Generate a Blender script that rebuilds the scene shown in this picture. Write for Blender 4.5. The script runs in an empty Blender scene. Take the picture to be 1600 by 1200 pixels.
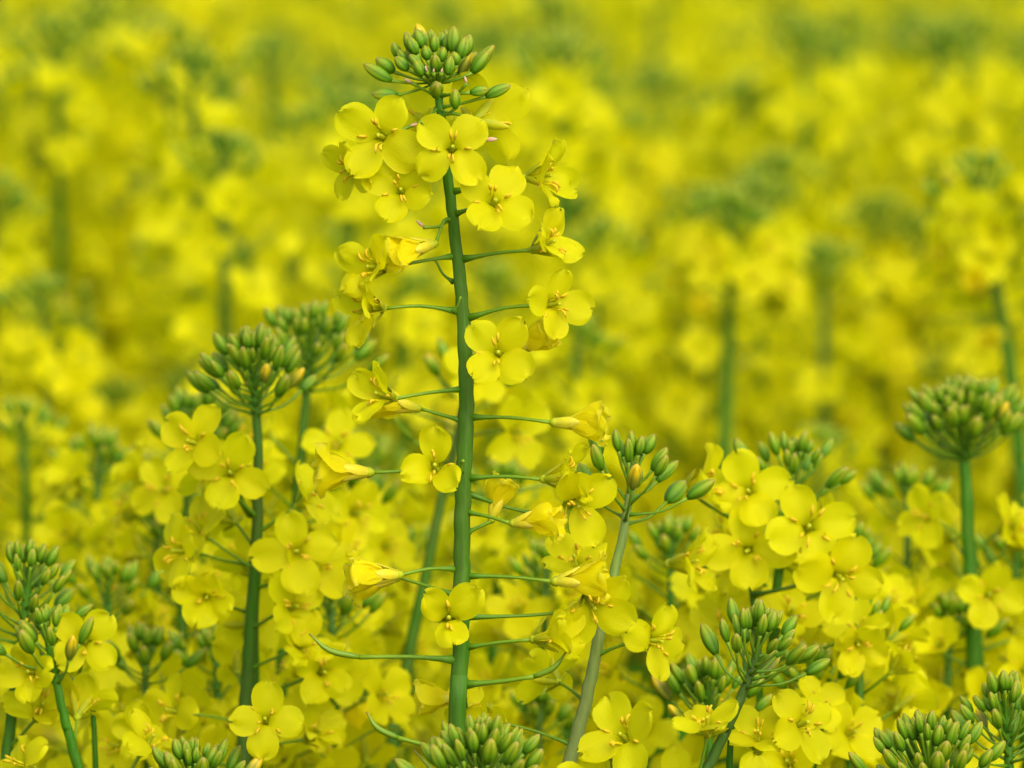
import bpy, math, random
import numpy as np
from mathutils import Vector, Matrix, Quaternion
sc = bpy.context.scene
COL = sc.collection
R = math.radians
V = Vector

# ------------------------------------------------------------------ camera, sky, sun, exposure
FOCAL = 264.7
FPX = FOCAL / 36 * 1600
DIST = 2.0
cam_d = bpy.data.cameras.new('camera')
cam = bpy.data.objects.new('camera', cam_d)
COL.objects.link(cam)
cam_d.lens = FOCAL
cam_d.sensor_width = 36
cam_d.clip_start = 0.05
cam_d.clip_end = 2000
CAM = V((0, 0, 1.4))
PITCH = 0.0883
cam.location = CAM
cam.rotation_euler = (math.pi / 2 - PITCH, 0, 0)
cam_d.dof.use_dof = True
cam_d.dof.focus_distance = 1.99
cam_d.dof.aperture_fstop = 17.5
sc.camera = cam
RC = cam.rotation_euler.to_matrix()

w = bpy.data.worlds.new('World')
sc.world = w
w.use_nodes = True
nt = w.node_tree
sky = nt.nodes.new('ShaderNodeTexSky')
sky.sky_type = 'NISHITA'
sky.sun_disc = False
sky.sun_elevation = R(42)
sky.sun_rotation = R(155)
sky.air_density = 1.0
sky.dust_density = 4.0
sky.ozone_density = 1.0
bg = nt.nodes['Background']
nt.links.new(sky.outputs[0], bg.inputs[0])
bg.inputs[1].default_value = 0.125

sun_d = bpy.data.lights.new('sun', 'SUN')
sun_d.energy = 1.6
sun_d.angle = R(75)
sun_d.color = (1.0, 0.95, 0.80)
sun = bpy.data.objects.new('sun', sun_d)
COL.objects.link(sun)
# sun stands behind the camera, a little to its right, high up
sun_dir = V((math.sin(R(155)) * math.cos(R(42)), math.cos(R(155)) * math.cos(R(42)), math.sin(R(42))))
sun.rotation_euler = sun_dir.to_track_quat('Z', 'Y').to_euler()

sc.view_settings.view_transform = 'Standard'
sc.view_settings.look = 'None'
sc.view_settings.exposure = 0.80
sc.view_settings.gamma = 1
sc.view_settings.use_curve_mapping = False
sc.cycles.max_bounces = 10
sc.cycles.transmission_bounces = 6
sc.cycles.diffuse_bounces = 7


def at(px, py, s=1.0):
    """world point seen at photo pixel (px, py), standing at distance DIST / s"""
    dz = DIST / s
    return CAM + RC @ V(((px - 800) / FPX * dz, (600 - py) / FPX * dz, -dz))


def cdir(r, u, t):
    """direction given as right, up, towards the viewer"""
    return (RC @ V((r, u, t))).normalized()


# ------------------------------------------------------------------ materials
def nodes_mat(name):
    m = bpy.data.materials.new(name)
    m.use_nodes = True
    t = m.node_tree
    t.nodes.clear()
    return m, t


def N(t, kind, **kw):
    n = t.nodes.new(kind)
    for k, v in kw.items():
        setattr(n, k, v)
    return n


def ramp(t, fac, stops):
    r = N(t, 'ShaderNodeValToRGB')
    el = r.color_ramp.elements
    while len(el) < len(stops):
        el.new(0.5)
    for e, (p, c) in zip(el, stops):
        e.position = p
        e.color = (*c, 1)
    if fac is not None:
        t.links.new(fac, r.inputs[0])
    return r.outputs[0]


def mix(t, fac, a, b, mode='MIX'):
    m = N(t, 'ShaderNodeMix', data_type='RGBA', blend_type=mode)
    for sock, v in ((m.inputs[0], fac), (m.inputs[6], a), (m.inputs[7], b)):
        if isinstance(v, (int, float)):
            sock.default_value = v
        elif isinstance(v, tuple):
            sock.default_value = (*v, 1)
        else:
            t.links.new(v, sock)
    return m.outputs[2]


def attr(t, name):
    return N(t, 'ShaderNodeAttribute', attribute_name=name).outputs['Fac']


def noise(t, scale, detail=3, vec=None, rough=0.55):
    n = N(t, 'ShaderNodeTexNoise')
    n.inputs['Scale'].default_value = scale
    n.inputs['Detail'].default_value = detail
    n.inputs['Roughness'].default_value = rough
    if vec is not None:
        t.links.new(vec, n.inputs['Vector'])
    return n.outputs['Fac']


def coords(t, scale=(1, 1, 1), which='Object'):
    tc = N(t, 'ShaderNodeTexCoord')
    mp = N(t, 'ShaderNodeMapping')
    mp.inputs['Scale'].default_value = scale
    t.links.new(tc.outputs[which], mp.inputs['Vector'])
    return mp.outputs['Vector']


def math_n(t, op, a, b=None, clamp=False):
    m = N(t, 'ShaderNodeMath', operation=op)
    m.use_clamp = clamp
    for i, v in enumerate((a, b)):
        if v is None:
            continue
        if isinstance(v, (int, float)):
            m.inputs[i].default_value = v
        else:
            t.links.new(v, m.inputs[i])
    return m.outputs[0]


def finish(t, color, rough=0.5, transl=0.0, tcolor=None, bump=None, bstr=0.2, spec=0.4, sss=0.0):
    out = N(t, 'ShaderNodeOutputMaterial')
    p = N(t, 'ShaderNodeBsdfPrincipled')
    if isinstance(color, tuple):
        p.inputs['Base Color'].default_value = (*color, 1)
    else:
        t.links.new(color, p.inputs['Base Color'])
    p.inputs['Roughness'].default_value = rough
    p.inputs['Specular IOR Level'].default_value = spec
    if bump is not None:
        b = N(t, 'ShaderNodeBump')
        b.inputs['Strength'].default_value = bstr
        b.inputs['Distance'].default_value = 0.0004
        t.links.new(bump, b.inputs['Height'])
        t.links.new(b.outputs[0], p.inputs['Normal'])
    if transl > 0:
        tr = N(t, 'ShaderNodeBsdfTranslucent')
        c = tcolor if tcolor is not None else color
        if isinstance(c, tuple):
            tr.inputs[0].default_value = (*c, 1)
        else:
            t.links.new(c, tr.inputs[0])
        ms = N(t, 'ShaderNodeMixShader')
        ms.inputs[0].default_value = transl
        t.links.new(p.outputs[0], ms.inputs[1])
        t.links.new(tr.outputs[0], ms.inputs[2])
        t.links.new(ms.outputs[0], out.inputs[0])
    else:
        t.links.new(p.outputs[0], out.inputs[0])


def petal_material(name, base, limb, edge, transl=0.62):
    m, t = nodes_mat(name)
    al = attr(t, 'along')
    ac = attr(t, 'across')
    c = ramp(t, al, [(0.0, base), (0.42, limb), (0.9, limb), (1.0, edge)])
    # fine veins that fan out from the claw
    fan = math_n(t, 'MULTIPLY', ac, 46.0)
    sn = math_n(t, 'SINE', fan)
    v = math_n(t, 'MULTIPLY', math_n(t, 'ADD', sn, 1.0), 0.5)
    nz = noise(t, 420, 3, coords(t))
    vn = math_n(t, 'MULTIPLY', v, nz)
    c = mix(t, math_n(t, 'MULTIPLY', vn, 0.20), c, tuple(x * 0.80 for x in limb))
    rnd = N(t, 'ShaderNodeObjectInfo').outputs['Random']
    tone = ramp(t, rnd, [(0.0, (0.92, 0.90, 0.9)), (0.5, (1, 1, 1)), (1.0, (1.0, 0.95, 0.9))])
    c = mix(t, 1.0, c, tone, 'MULTIPLY')
    big = noise(t, 160, 2, coords(t))
    c = mix(t, math_n(t, 'MULTIPLY', big, 0.18), c, tuple(min(1, x * 1.05) for x in limb))
    finish(t, c, 0.55, transl, None, math_n(t, 'ADD', vn, noise(t, 700, 4, coords(t))), 0.22, 0.15)
    return m


M = {}
M['petal'] = petal_material('petal_yellow', (0.58, 0.64, 0.004), (0.835, 0.82, 0.0025), (0.86, 0.85, 0.012))
M['petal_old'] = petal_material('petal_fading', (0.80, 0.76, 0.12), (0.90, 0.84, 0.006), (0.90, 0.84, 0.05))


def simple_mat(name, stops, rough=0.5, transl=0.0, nscale=900, bstr=0.2, spec=0.4, randtone=0.25):
    m, t = nodes_mat(name)
    al = attr(t, 'along')
    c = ramp(t, al, stops)
    nz = noise(t, nscale, 4, coords(t))
    dark = mix(t, 1.0, c, (0.72, 0.78, 0.7), 'MULTIPLY')
    c = mix(t, nz, dark, c)
    rnd = N(t, 'ShaderNodeObjectInfo').outputs['Random']
    c2 = mix(t, 1.0, c, (1.2, 1.05, 0.7), 'MULTIPLY')
    c = mix(t, math_n(t, 'MULTIPLY', rnd, randtone * 2), c, c2)
    finish(t, c, rough, transl, None, nz, bstr, spec)
    return m


M['sepal'] = simple_mat('sepal_green_yellow', [(0, (0.34, 0.42, 0.008)), (0.6, (0.50, 0.52, 0.006)), (1, (0.60, 0.56, 0.01))], 0.5, 0.3, spec=0.2)
M['sepal_old'] = simple_mat('sepal_faded', [(0, (0.60, 0.60, 0.04)), (0.5, (0.80, 0.72, 0.03)), (1, (0.84, 0.76, 0.10))], 0.5, 0.3, spec=0.2)
M['bud'] = simple_mat('bud_green', [(0, (0.06, 0.22, 0.004)), (0.45, (0.15, 0.32, 0.005)), (0.86, (0.29, 0.36, 0.008)), (0.98, (0.38, 0.32, 0.05))], 0.42, 0.10, 700, 0.3, 0.3, 0.35)
M['bud_ripe'] = simple_mat('bud_opening', [(0, (0.20, 0.28, 0.02)), (0.5, (0.34, 0.36, 0.02)), (0.72, (0.72, 0.56, 0.01)), (1, (0.80, 0.56, 0.01))], 0.42, 0.15)
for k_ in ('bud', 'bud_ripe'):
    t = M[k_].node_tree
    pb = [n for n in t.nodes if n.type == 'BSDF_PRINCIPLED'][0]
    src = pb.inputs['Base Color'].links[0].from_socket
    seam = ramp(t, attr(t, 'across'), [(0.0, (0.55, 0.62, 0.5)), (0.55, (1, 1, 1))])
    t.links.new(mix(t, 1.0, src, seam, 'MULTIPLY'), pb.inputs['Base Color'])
M['bud_dead'] = simple_mat('bud_aborted', [(0, (0.35, 0.22, 0.12)), (0.4, (0.55, 0.33, 0.24)), (1, (0.62, 0.45, 0.36))], 0.6, 0.05)
M['pedicel'] = simple_mat('pedicel_green', [(0, (0.07, 0.19, 0.006)), (1, (0.18, 0.31, 0.010))], 0.45, 0.0, 600, 0.15, spec=0.25)
M['anther'] = simple_mat('anther_ochre', [(0, (0.78, 0.70, 0.01)), (0.55, (0.75, 0.68, 0.01)), (0.62, (0.70, 0.50, 0.01)), (1, (0.74, 0.55, 0.03))], 0.7, 0.15, spec=0.1)
M['pistil'] = simple_mat('pistil_green', [(0, (0.42, 0.50, 0.01)), (1, (0.52, 0.56, 0.02))], 0.5, 0.15, spec=0.2)
M['pod'] = simple_mat('pod_green', [(0, (0.14, 0.26, 0.01)), (0.8, (0.18, 0.30, 0.012)), (1, (0.24, 0.20, 0.03))], 0.4, 0.0, spec=0.3)
M['leaf'] = simple_mat('leaf_green', [(0, (0.07, 0.24, 0.008)), (1, (0.035, 0.18, 0.008))], 0.5, 0.3, 60, 0.2, 0.2, 0.3)

m, t = nodes_mat('stem_green')
v1 = coords(t, (900, 900, 25))
st = noise(t, 1.0, 4, v1)
v2 = coords(t, (25, 25, 9))
pt = noise(t, 1.0, 3, v2)
c = ramp(t, st, [(0.3, (0.022, 0.10, 0.002)), (0.7, (0.042, 0.155, 0.003))])
pf = ramp(t, pt, [(0.48, (0, 0, 0)), (0.68, (1, 1, 1))])
c = mix(t, math_n(t, 'MULTIPLY', pf, 0.55), c, (0.085, 0.085, 0.018))
bloom = ramp(t, noise(t, 260, 6, coords(t, (1, 1, .35))), [(0.42, (0, 0, 0)), (0.62, (1, 1, 1))])
c = mix(t, math_n(t, 'MULTIPLY', bloom, 0.25), c, (0.11, 0.21, 0.03))
finish(t, c, 0.52, 0, None, st, 0.35, 0.14)
M['stem'] = m

m, t = nodes_mat('stem_pale')
st = noise(t, 1.0, 4, coords(t, (900, 900, 25)))
pt = noise(t, 1.0, 3, coords(t, (60, 60, 14)))
c = ramp(t, st, [(0.3, (0.10, 0.18, 0.03)), (0.7, (0.17, 0.26, 0.05))])
c = mix(t, ramp(t, pt, [(0.4, (0, 0, 0)), (0.75, (.7, .7, .7))]), c, (0.17, 0.16, 0.06))
finish(t, c, 0.5, 0, None, st, 0.3, 0.25)
M['stem_pale'] = m

m, t = nodes_mat('soil')
g1 = noise(t, 14, 6, coords(t))
c = ramp(t, g1, [(0.3, (0.05, 0.04, 0.025)), (0.55, (0.09, 0.07, 0.045)), (0.75, (0.06, 0.09, 0.03))])
finish(t, c, 0.9, 0, None, g1, 0.6, 0.2)
M['soil'] = m

m = M['stem'].copy()
m.name = 'stem_dark'
mx_ = [n for n in m.node_tree.nodes if n.type == 'MIX' and not n.inputs[7].is_linked]
for n in mx_:
    n.inputs[7].default_value = [(0.06, 0.035, 0.02, 1), (0.07, 0.12, 0.02, 1)][mx_.index(n) % 2]
M['stem_dark'] = m
MATS = ['petal', 'petal_old', 'sepal', 'sepal_old', 'bud', 'bud_ripe', 'bud_dead', 'pedicel', 'anther', 'pistil', 'pod', 'leaf', 'stem', 'stem_pale', 'stem_dark']
MI = {k: i for i, k in enumerate(MATS)}


# ------------------------------------------------------------------ mesh building
class MB:
    def __init__(self):
        self.v, self.f, self.m, self.al, self.ac = [], [], [], [], []

    def add(self, verts, faces, mat, along, across=None):
        o = len(self.v)
        self.v += [tuple(p) for p in verts]
        self.f += [tuple(i + o for i in f) for f in faces]
        self.m += [MI[mat]] * len(faces)
        self.al += list(along)
        self.ac += list(across) if across is not None else [0.0] * len(verts)
        return self

    def merge(self, other, mx):
        o = len(self.v)
        self.v += [tuple(mx @ V(p)) for p in other.v]
        self.f += [tuple(i + o for i in f) for f in other.f]
        self.m += other.m
        self.al += other.al
        self.ac += other.ac
        return self

    def mesh(self, name):
        me = bpy.data.meshes.new(name)
        me.from_pydata(self.v, [], self.f)
        used = sorted(set(self.m))
        for i in used:
            me.materials.append(M[MATS[i]])
        rem = {u: k for k, u in enumerate(used)}
        me.polygons.foreach_set('material_index', [rem[i] for i in self.m])
        me.polygons.foreach_set('use_smooth', [True] * len(self.f))
        a = me.attributes.new('along', 'FLOAT', 'POINT')
        a.data.foreach_set('value', self.al)
        a = me.attributes.new('across', 'FLOAT', 'POINT')
        a.data.foreach_set('value', self.ac)
        me.update()
        return me


def spline(pts, n):
    """Catmull-Rom through pts"""
    if len(pts) == 2:
        return [pts[0].lerp(pts[1], i / n) for i in range(n + 1)]
    P = [pts[0] * 2 - pts[1]] + list(pts) + [pts[-1] * 2 - pts[-2]]
    out = []
    segs = len(pts) - 1
    for k in range(n + 1):
        u = k / n * segs
        i = min(int(u), segs - 1)
        f = u - i
        a, b, c_, d = P[i], P[i + 1], P[i + 2], P[i + 3]
        out.append(0.5 * ((2 * b) + (c_ - a) * f + (2 * a - 5 * b + 4 * c_ - d) * f * f + (3 * b - a - 3 * c_ + d) * f ** 3))
    return out


def tube(mb, pts, radii, n, mat, squash=1.0, ridges=0.0):
    k = len(pts)
    up = V((0.31, 0.2, 0.93))
    verts, al, faces = [], [], []
    T0 = (pts[1] - pts[0]).normalized()
    X = T0.cross(up)
    if X.length < 1e-4:
        X = T0.cross(V((1, 0, 0)))
    X.normalize()
    for i, p in enumerate(pts):
        T = (pts[min(i + 1, k - 1)] - pts[max(i - 1, 0)]).normalized()
        X = (X - T * X.dot(T)).normalized()
        Y = T.cross(X)
        for j in range(n):
            a = 2 * math.pi * j / n
            rr = radii[i] * (1 + ridges * math.cos(a * 5))
            verts.append(p + X * (rr * math.cos(a)) + Y * (rr * squash * math.sin(a)))
            al.append(i / (k - 1))
    for i in range(k - 1):
        for j in range(n):
            faces.append((i * n + j, i * n + (j + 1) % n, (i + 1) * n + (j + 1) % n, (i + 1) * n + j))
    faces.append(tuple(range(n - 1, -1, -1)))
    faces.append(tuple((k - 1) * n + j for j in range(n)))
    mb.add(verts, faces, mat, al)
    return mb


def petal(mb, rng, opening, nt_, ns, mat='petal', wr=0.0, L=0.0088, W=0.0046, curl=0.15):
    """one petal: an upright claw and a round limb bent out by `opening` degrees from the flower's axis, radial direction +X"""
    claw = 0.0042
    r, z = 0.0007, 0.0002
    tot = claw + L
    ph = [rng.uniform(0, 6.28) for _ in range(4)]
    skew = rng.uniform(-0.12, 0.12)
    u0 = claw * 0.7 / tot
    UM = 0.60
    if nt_ >= 9:
        lows, ths = [0.12, 0.26, 0.42, UM], [20, 38, 54, 68, 82]
        rows = [0, u0 * 0.5]
    elif nt_ >= 5:
        lows, ths = [0.22, UM], [32, 58, 81]
        rows = [0]
    else:
        lows, ths = [0.28, UM], [66]
        rows = [0]
    rows += [u0] + [u0 + (1 - u0) * q for q in lows] + [u0 + (1 - u0) * (UM + (1 - UM) * math.sin(R(q))) for q in ths]
    SUB = 60
    cen = []
    for i in range(SUB + 1):
        d = i / SUB * tot
        b = (d - claw * 0.55) / (claw * 0.75)
        b = max(0, min(1, b))
        b = b * b * (3 - 2 * b)
        a = R(5) + (R(opening) - R(5)) * b
        u = max(0, (d - claw) / L)
        a += curl * u * u
        cen.append((r, z, a))
        r += math.sin(a) * tot / SUB
        z += math.cos(a) * tot / SUB
    verts, al, ac, faces = [], [], [], []
    for tt in rows:
        k = min(SUB, int(round(tt * SUB)))
        cr, cz, ca = cen[k]
        u = max(0.0, (tt - u0) / (1 - u0))
        if u <= UM:
            q = math.sin(math.pi / 2 * u / UM)
            hw = 0.0006 + (W - 0.0006) * q ** 0.72
        else:
            hw = W * math.sqrt(max(0.0, 1 - ((u - UM) / (1 - UM)) ** 2)) ** 0.9
        for j in range(ns + 1):
            s = j / ns * 2 - 1
            y = s * hw
            # the tip is notched a little
            back = 0.0
            if u > 0.5 and nt_ >= 5:
                back = (u - .5) * 0.0009 * math.sin(ph[1] + s * 5.2) + (u - .5) * .0004 * math.sin(ph[2] + s * 11)
                if u > 0.9:
                    back -= 0.0006 * (1 - abs(s)) ** 2
            cup = -0.10 * (s * s) * hw * (1 - u * 0.3) if opening > 40 else -0.55 * (s * s) * hw
            nx, nz = -math.cos(ca), math.sin(ca)
            rz = (math.sin(ph[0] + s * 3.1 + u * 2) * 0.00055 * u * 1.4
                  + wr * u * (math.sin(ph[1] + s * 6 + u * 5) * 0.0007 + math.sin(ph[2] + s * 3 - u * 9) * 0.0006)
                  + 0.0002 * math.sin(ph[3] + s * 9) * u * u)
            h = -cup * 1.0 + rz
            px = cr + math.sin(ca) * back + nx * h
            pz = cz + math.cos(ca) * back + nz * h
            verts.append(V((px, y + skew * u * u * W * 0.7, pz)))
            al.append(tt)
            ac.append(s)
    n = ns + 1
    for i in range(len(rows) - 1):
        for j in range(ns):
            faces.append((i * n + j, i * n + j + 1, (i + 1) * n + j + 1, (i + 1) * n + j))
    mb.add(verts, faces, mat, al, ac)
    return mb


def sepal(mb, ang, L=0.0065, W=0.0011, mat='sepal', nt_=5):
    verts, al, faces = [], [], []
    r, z = 0.0010, -0.0002
    a = R(ang) * 1.3
    for i in range(nt_ + 1):
        tt = i / nt_
        hw = W * (math.sin(math.pi * (0.12 + 0.84 * tt)) ** 0.6)
        if i == nt_:
            hw = W * 0.25
        for s, h in ((-1, 0.4), (-0.5, 0.1), (0, 0), (0.5, 0.1), (1, 0.4)):
            o = h * hw * 1.3
            verts.append(V((r - math.cos(a) * o, s * hw, z + math.sin(a) * o)))
            al.append(tt)
        r += math.sin(a) * L / nt_
        z += math.cos(a) * L / nt_
        a += R(-ang * 0.08)
    for i in range(nt_):
        for j in range(4):
            faces.append((i * 5 + j, i * 5 + j + 1, (i + 1) * 5 + j + 1, (i + 1) * 5 + j))
    mb.add(verts, faces, mat, al)
    return mb


def stamen(mb, short=False, rng=random, n=5):
    L = 0.0068 if not short else 0.0046
    out = 0.0009 if not short else 0.0022
    p0 = V((0.0007, 0, 0))
    p1 = V((0.0009 + out * 0.5, 0, L * 0.5))
    p2 = V((0.0010 + out, 0, L))
    fil = spline([p0, p1, p2], 4)
    tube(mb, fil, [0.00017] * 5, 4, 'anther')
    mb.al = [a * 0.5 for a in mb.al]
    c = rng.uniform(0.6, 1.2)
    pts = [p2 + V((0, 0, -0.0004)), p2 + V((0.0002, 0, 0.0004)), p2 + V((0.0006 * c, 0, 0.0011)), p2 + V((0.0013 * c, 0, 0.0014)), p2 + V((0.0019 * c, 0, 0.0010))]
    pts = spline(pts, 6)
    o = len(mb.al)
    tube(mb, pts, [0.00018, 0.00033, 0.00042, 0.00042, 0.00038, 0.0003, 0.00012], n, 'anther')
    mb.al[o:] = [0.65 + 0.35 * a for a in mb.al[o:]]
    return mb


def pistil(mb, mat='pistil', big=1.0, n=6):
    pts = [V((0, 0, -0.0012)), V((0, 0, -0.0005)), V((0, 0, 0.0003)), V((0, 0, 0.001)), V((0.0001, 0, 0.004)), V((0.0002, 0, 0.0062)), V((0.0002, 0, 0.0067)), V((0.0002, 0, 0.0070))]
    rd = [0.00055, 0.0011, 0.0013, 0.0008, 0.00062, 0.00040, 0.00058, 0.0003]
    tube(mb, [p * big for p in pts], [x * big for x in rd], n, mat)
    return mb


def bud(mb, mat, n, k, bend=0.0, slim=1.0, mate=None):
    """unit bud standing on the origin, 1 long along +Z, four sepals meeting in creases"""
    verts, al, ac, faces = [], [], [], []
    for i in range(k + 1):
        v = i / k
        vv = 0.03 + 0.95 * v
        r = 0.215 * slim * math.sin(math.pi * vv ** 0.92) ** 0.62
        if i == 0:
            r = 0.08
        for j in range(n):
            a = 2 * math.pi * (j + (0.0 if n >= 16 else 0.5)) / n
            cr = abs(math.sin(2 * a))
            rr = r * (0.86 + 0.17 * cr ** 0.55)
            if i == k:
                rr *= 0.9
            verts.append(V((rr * math.cos(a) + bend * v * v, rr * math.sin(a), v)))
            al.append(v)
            ac.append(cr)
    for i in range(k):
        for j in range(n):
            faces.append((i * n + j, i * n + (j + 1) % n, (i + 1) * n + (j + 1) % n, (i + 1) * n + j))
    faces.append(tuple(range(n - 1, -1, -1)))
    faces.append(tuple(k * n + j for j in range(n)))
    mb.add(verts, faces, mat, al, ac)
    return mb


RZ = lambda a: Matrix.Rotation(a, 4, 'Z')
rg = random.Random(7)
# shared piece meshes for the detailed flowers
PET = {
    'open': [petal(MB(), rg, rg.uniform(62, 90), 9, 8, wr=rg.uniform(.1, .6), curl=rg.uniform(-0.2, 0.6), L=rg.uniform(.0082, .0096), W=rg.uniform(.0041, .0050)).mesh('petal') for _ in range(12)],
    'half': [petal(MB(), rg, rg.uniform(38, 62), 9, 8, wr=0.7, curl=rg.uniform(0.0, 0.8), W=rg.uniform(.0038, .0048)).mesh('petal') for _ in range(8)],
    'bell': [petal(MB(), rg, rg.uniform(10, 24), 9, 8, 'petal_old', wr=0.85, curl=rg.uniform(-0.3, 0.9)).mesh('petal') for _ in range(6)],
}
SEP = {
    'open': [sepal(MB(), a).mesh('sepal') for a in (28, 36, 44)],
    'half': [sepal(MB(), a).mesh('sepal') for a in (18, 24, 32)],
    'bell': [sepal(MB(), a, W=0.0013, mat='sepal_old').mesh('sepal') for a in (8, 11, 16)],
}
STA = [stamen(MB(), False, rg).mesh('stamen') for _ in range(3)]
STS = [stamen(MB(), True, rg).mesh('stamen') for _ in range(2)]
PIS = pistil(MB()).mesh('flower')
BUD = {
    'bud': [bud(MB(), 'bud', 16, 8, b, s).mesh('bud') for b, s in ((0, 1), (0.05, 0.9), (-0.04, 1.08))],
    'ripe': [bud(MB(), 'bud_ripe', 16, 8, 0.03, 0.95).mesh('bud')],
    'dead': [bud(MB(), 'bud_dead', 8, 5, 0.1, 0.9).mesh('bud')],
}


def joined_flower(kind, seed, lod):
    r = random.Random(seed)
    mb = MB()
    q = r.uniform(0, 6.28)
    nt_, ns = ((7, 4), (5, 4), (3, 2))[lod]
    for k in range(4):
        p = MB()
        op = {'open': r.uniform(65, 90), 'half': r.uniform(35, 60), 'bell': r.uniform(10, 28)}[kind]
        petal(p, r, op, nt_, ns, 'petal' if kind != 'bell' else 'petal_old', wr={'open': 0.3, 'half': 0.6, 'bell': 1.0}[kind], curl=r.uniform(-.1, 0.6), L=r.uniform(.008, .0096), W=r.uniform(.0038, .0049))
        mb.merge(p, RZ(q + k * math.pi / 2 + r.uniform(-0.2, 0.2)))
    if lod < 2:
        for k in range(4):
            s_ = MB()
            sepal(s_, {'open': 34, 'half': 24, 'bell': 11}[kind], mat='sepal' if kind != 'bell' else 'sepal_old', nt_=3)
            mb.merge(s_, RZ(q + 0.78 + k * math.pi / 2))
        for k in range(4 if lod else 6):
            s_ = MB()
            tube(s_, [V((0.0008, 0, 0)), V((0.0014, 0, 0.004)), V((0.0020, 0, 0.0068)), V((0.0028, 0, 0.0080))], [0.0002, 0.0002, 0.0004, 0.0003], 3, 'anther')
            mb.merge(s_, RZ(q + k * 1.047 + 0.3))
        pistil(mb, n=4)
    else:
        tube(mb, [V((0, 0, -0.001)), V((0, 0, 0.0005)), V((0, 0, 0.0075))], [0.0007, 0.0011, 0.0006], 4, 'pistil')
    return mb


JF = {}
for lod in (0, 1, 2):
    JF[lod] = {k: [joined_flower(k, 100 + lod * 20 + i * 3 + len(k), lod) for i in range(4)] for k in ('open', 'half', 'bell')}
JFM = {lod: {k: [b.mesh('flower') for b in JF[lod][k]] for k in JF[lod]} for lod in (0, 1)}
JB = {1: {'bud': bud(MB(), 'bud', 8, 5), 'ripe': bud(MB(), 'bud_ripe', 8, 5), 'dead': bud(MB(), 'bud_dead', 6, 4)},
      2: {'bud': bud(MB(), 'bud', 5, 3), 'ripe': bud(MB(), 'bud_ripe', 5, 3), 'dead': bud(MB(), 'bud_dead', 5, 3)}}
JBM = {k: b.mesh('bud') for k, b in JB[1].items()}


def new(name, data, parent=None, mx=None):
    o = bpy.data.objects.new(name, data)
    COL.objects.link(o)
    if parent is not None:
        o.parent = parent
    if mx is not None:
        o.matrix_basis = mx
    return o


def frame(pos, axis, roll=0.0, scale=1.0):
    q = axis.to_track_quat('Z', 'Y')
    mx = Matrix.Translation(pos) @ q.to_matrix().to_4x4() @ RZ(roll)
    if isinstance(scale, (tuple, list)):
        return mx @ Matrix.Diagonal((*scale, 1))
    return mx @ Matrix.Scale(scale, 4)


def tag(o, label=None, cat=None, group=None, kind=None):
    if label: o['label'] = label
    if cat: o['category'] = cat
    if group: o['group'] = group
    if kind: o['kind'] = kind
    return o


# ------------------------------------------------------------------ the plan of a raceme
class Plan:
    """flowers, buds, pods, stalks and stems of one plant, positions relative to the world"""
    def __init__(self):
        self.flowers, self.buds, self.peds, self.pods, self.stems, self.leaves = [], [], [], [], [], []


def path_len(pts):
    acc = [0]
    for a, b in zip(pts, pts[1:]):
        acc.append(acc[-1] + (b - a).length)
    return acc


def walk(pts, acc, s):
    s = min(s, acc[-1] - 1e-6)
    for i in range(len(pts) - 1):
        if acc[i + 1] >= s:
            f = (s - acc[i]) / max(1e-9, acc[i + 1] - acc[i])
            return pts[i].lerp(pts[i + 1], f), (pts[i] - pts[i + 1]).normalized()
    return pts[-1], V((0, 0, 1))


def around(axis, az, el):
    """direction at angle `el` from axis, turned by `az` about it"""
    q = axis.to_track_quat('Z', 'Y')
    return q @ V((math.sin(el) * math.cos(az), math.sin(el) * math.sin(az), math.cos(el)))


def stem_radius(s, k=1.0):
    """distance below the tip -> radius"""
    return k * (0.0009 + 0.0014 * min(1, s / 0.10) ** 0.8 + 0.0022 * min(1, max(0, s - 0.1) / 0.9))


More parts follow.
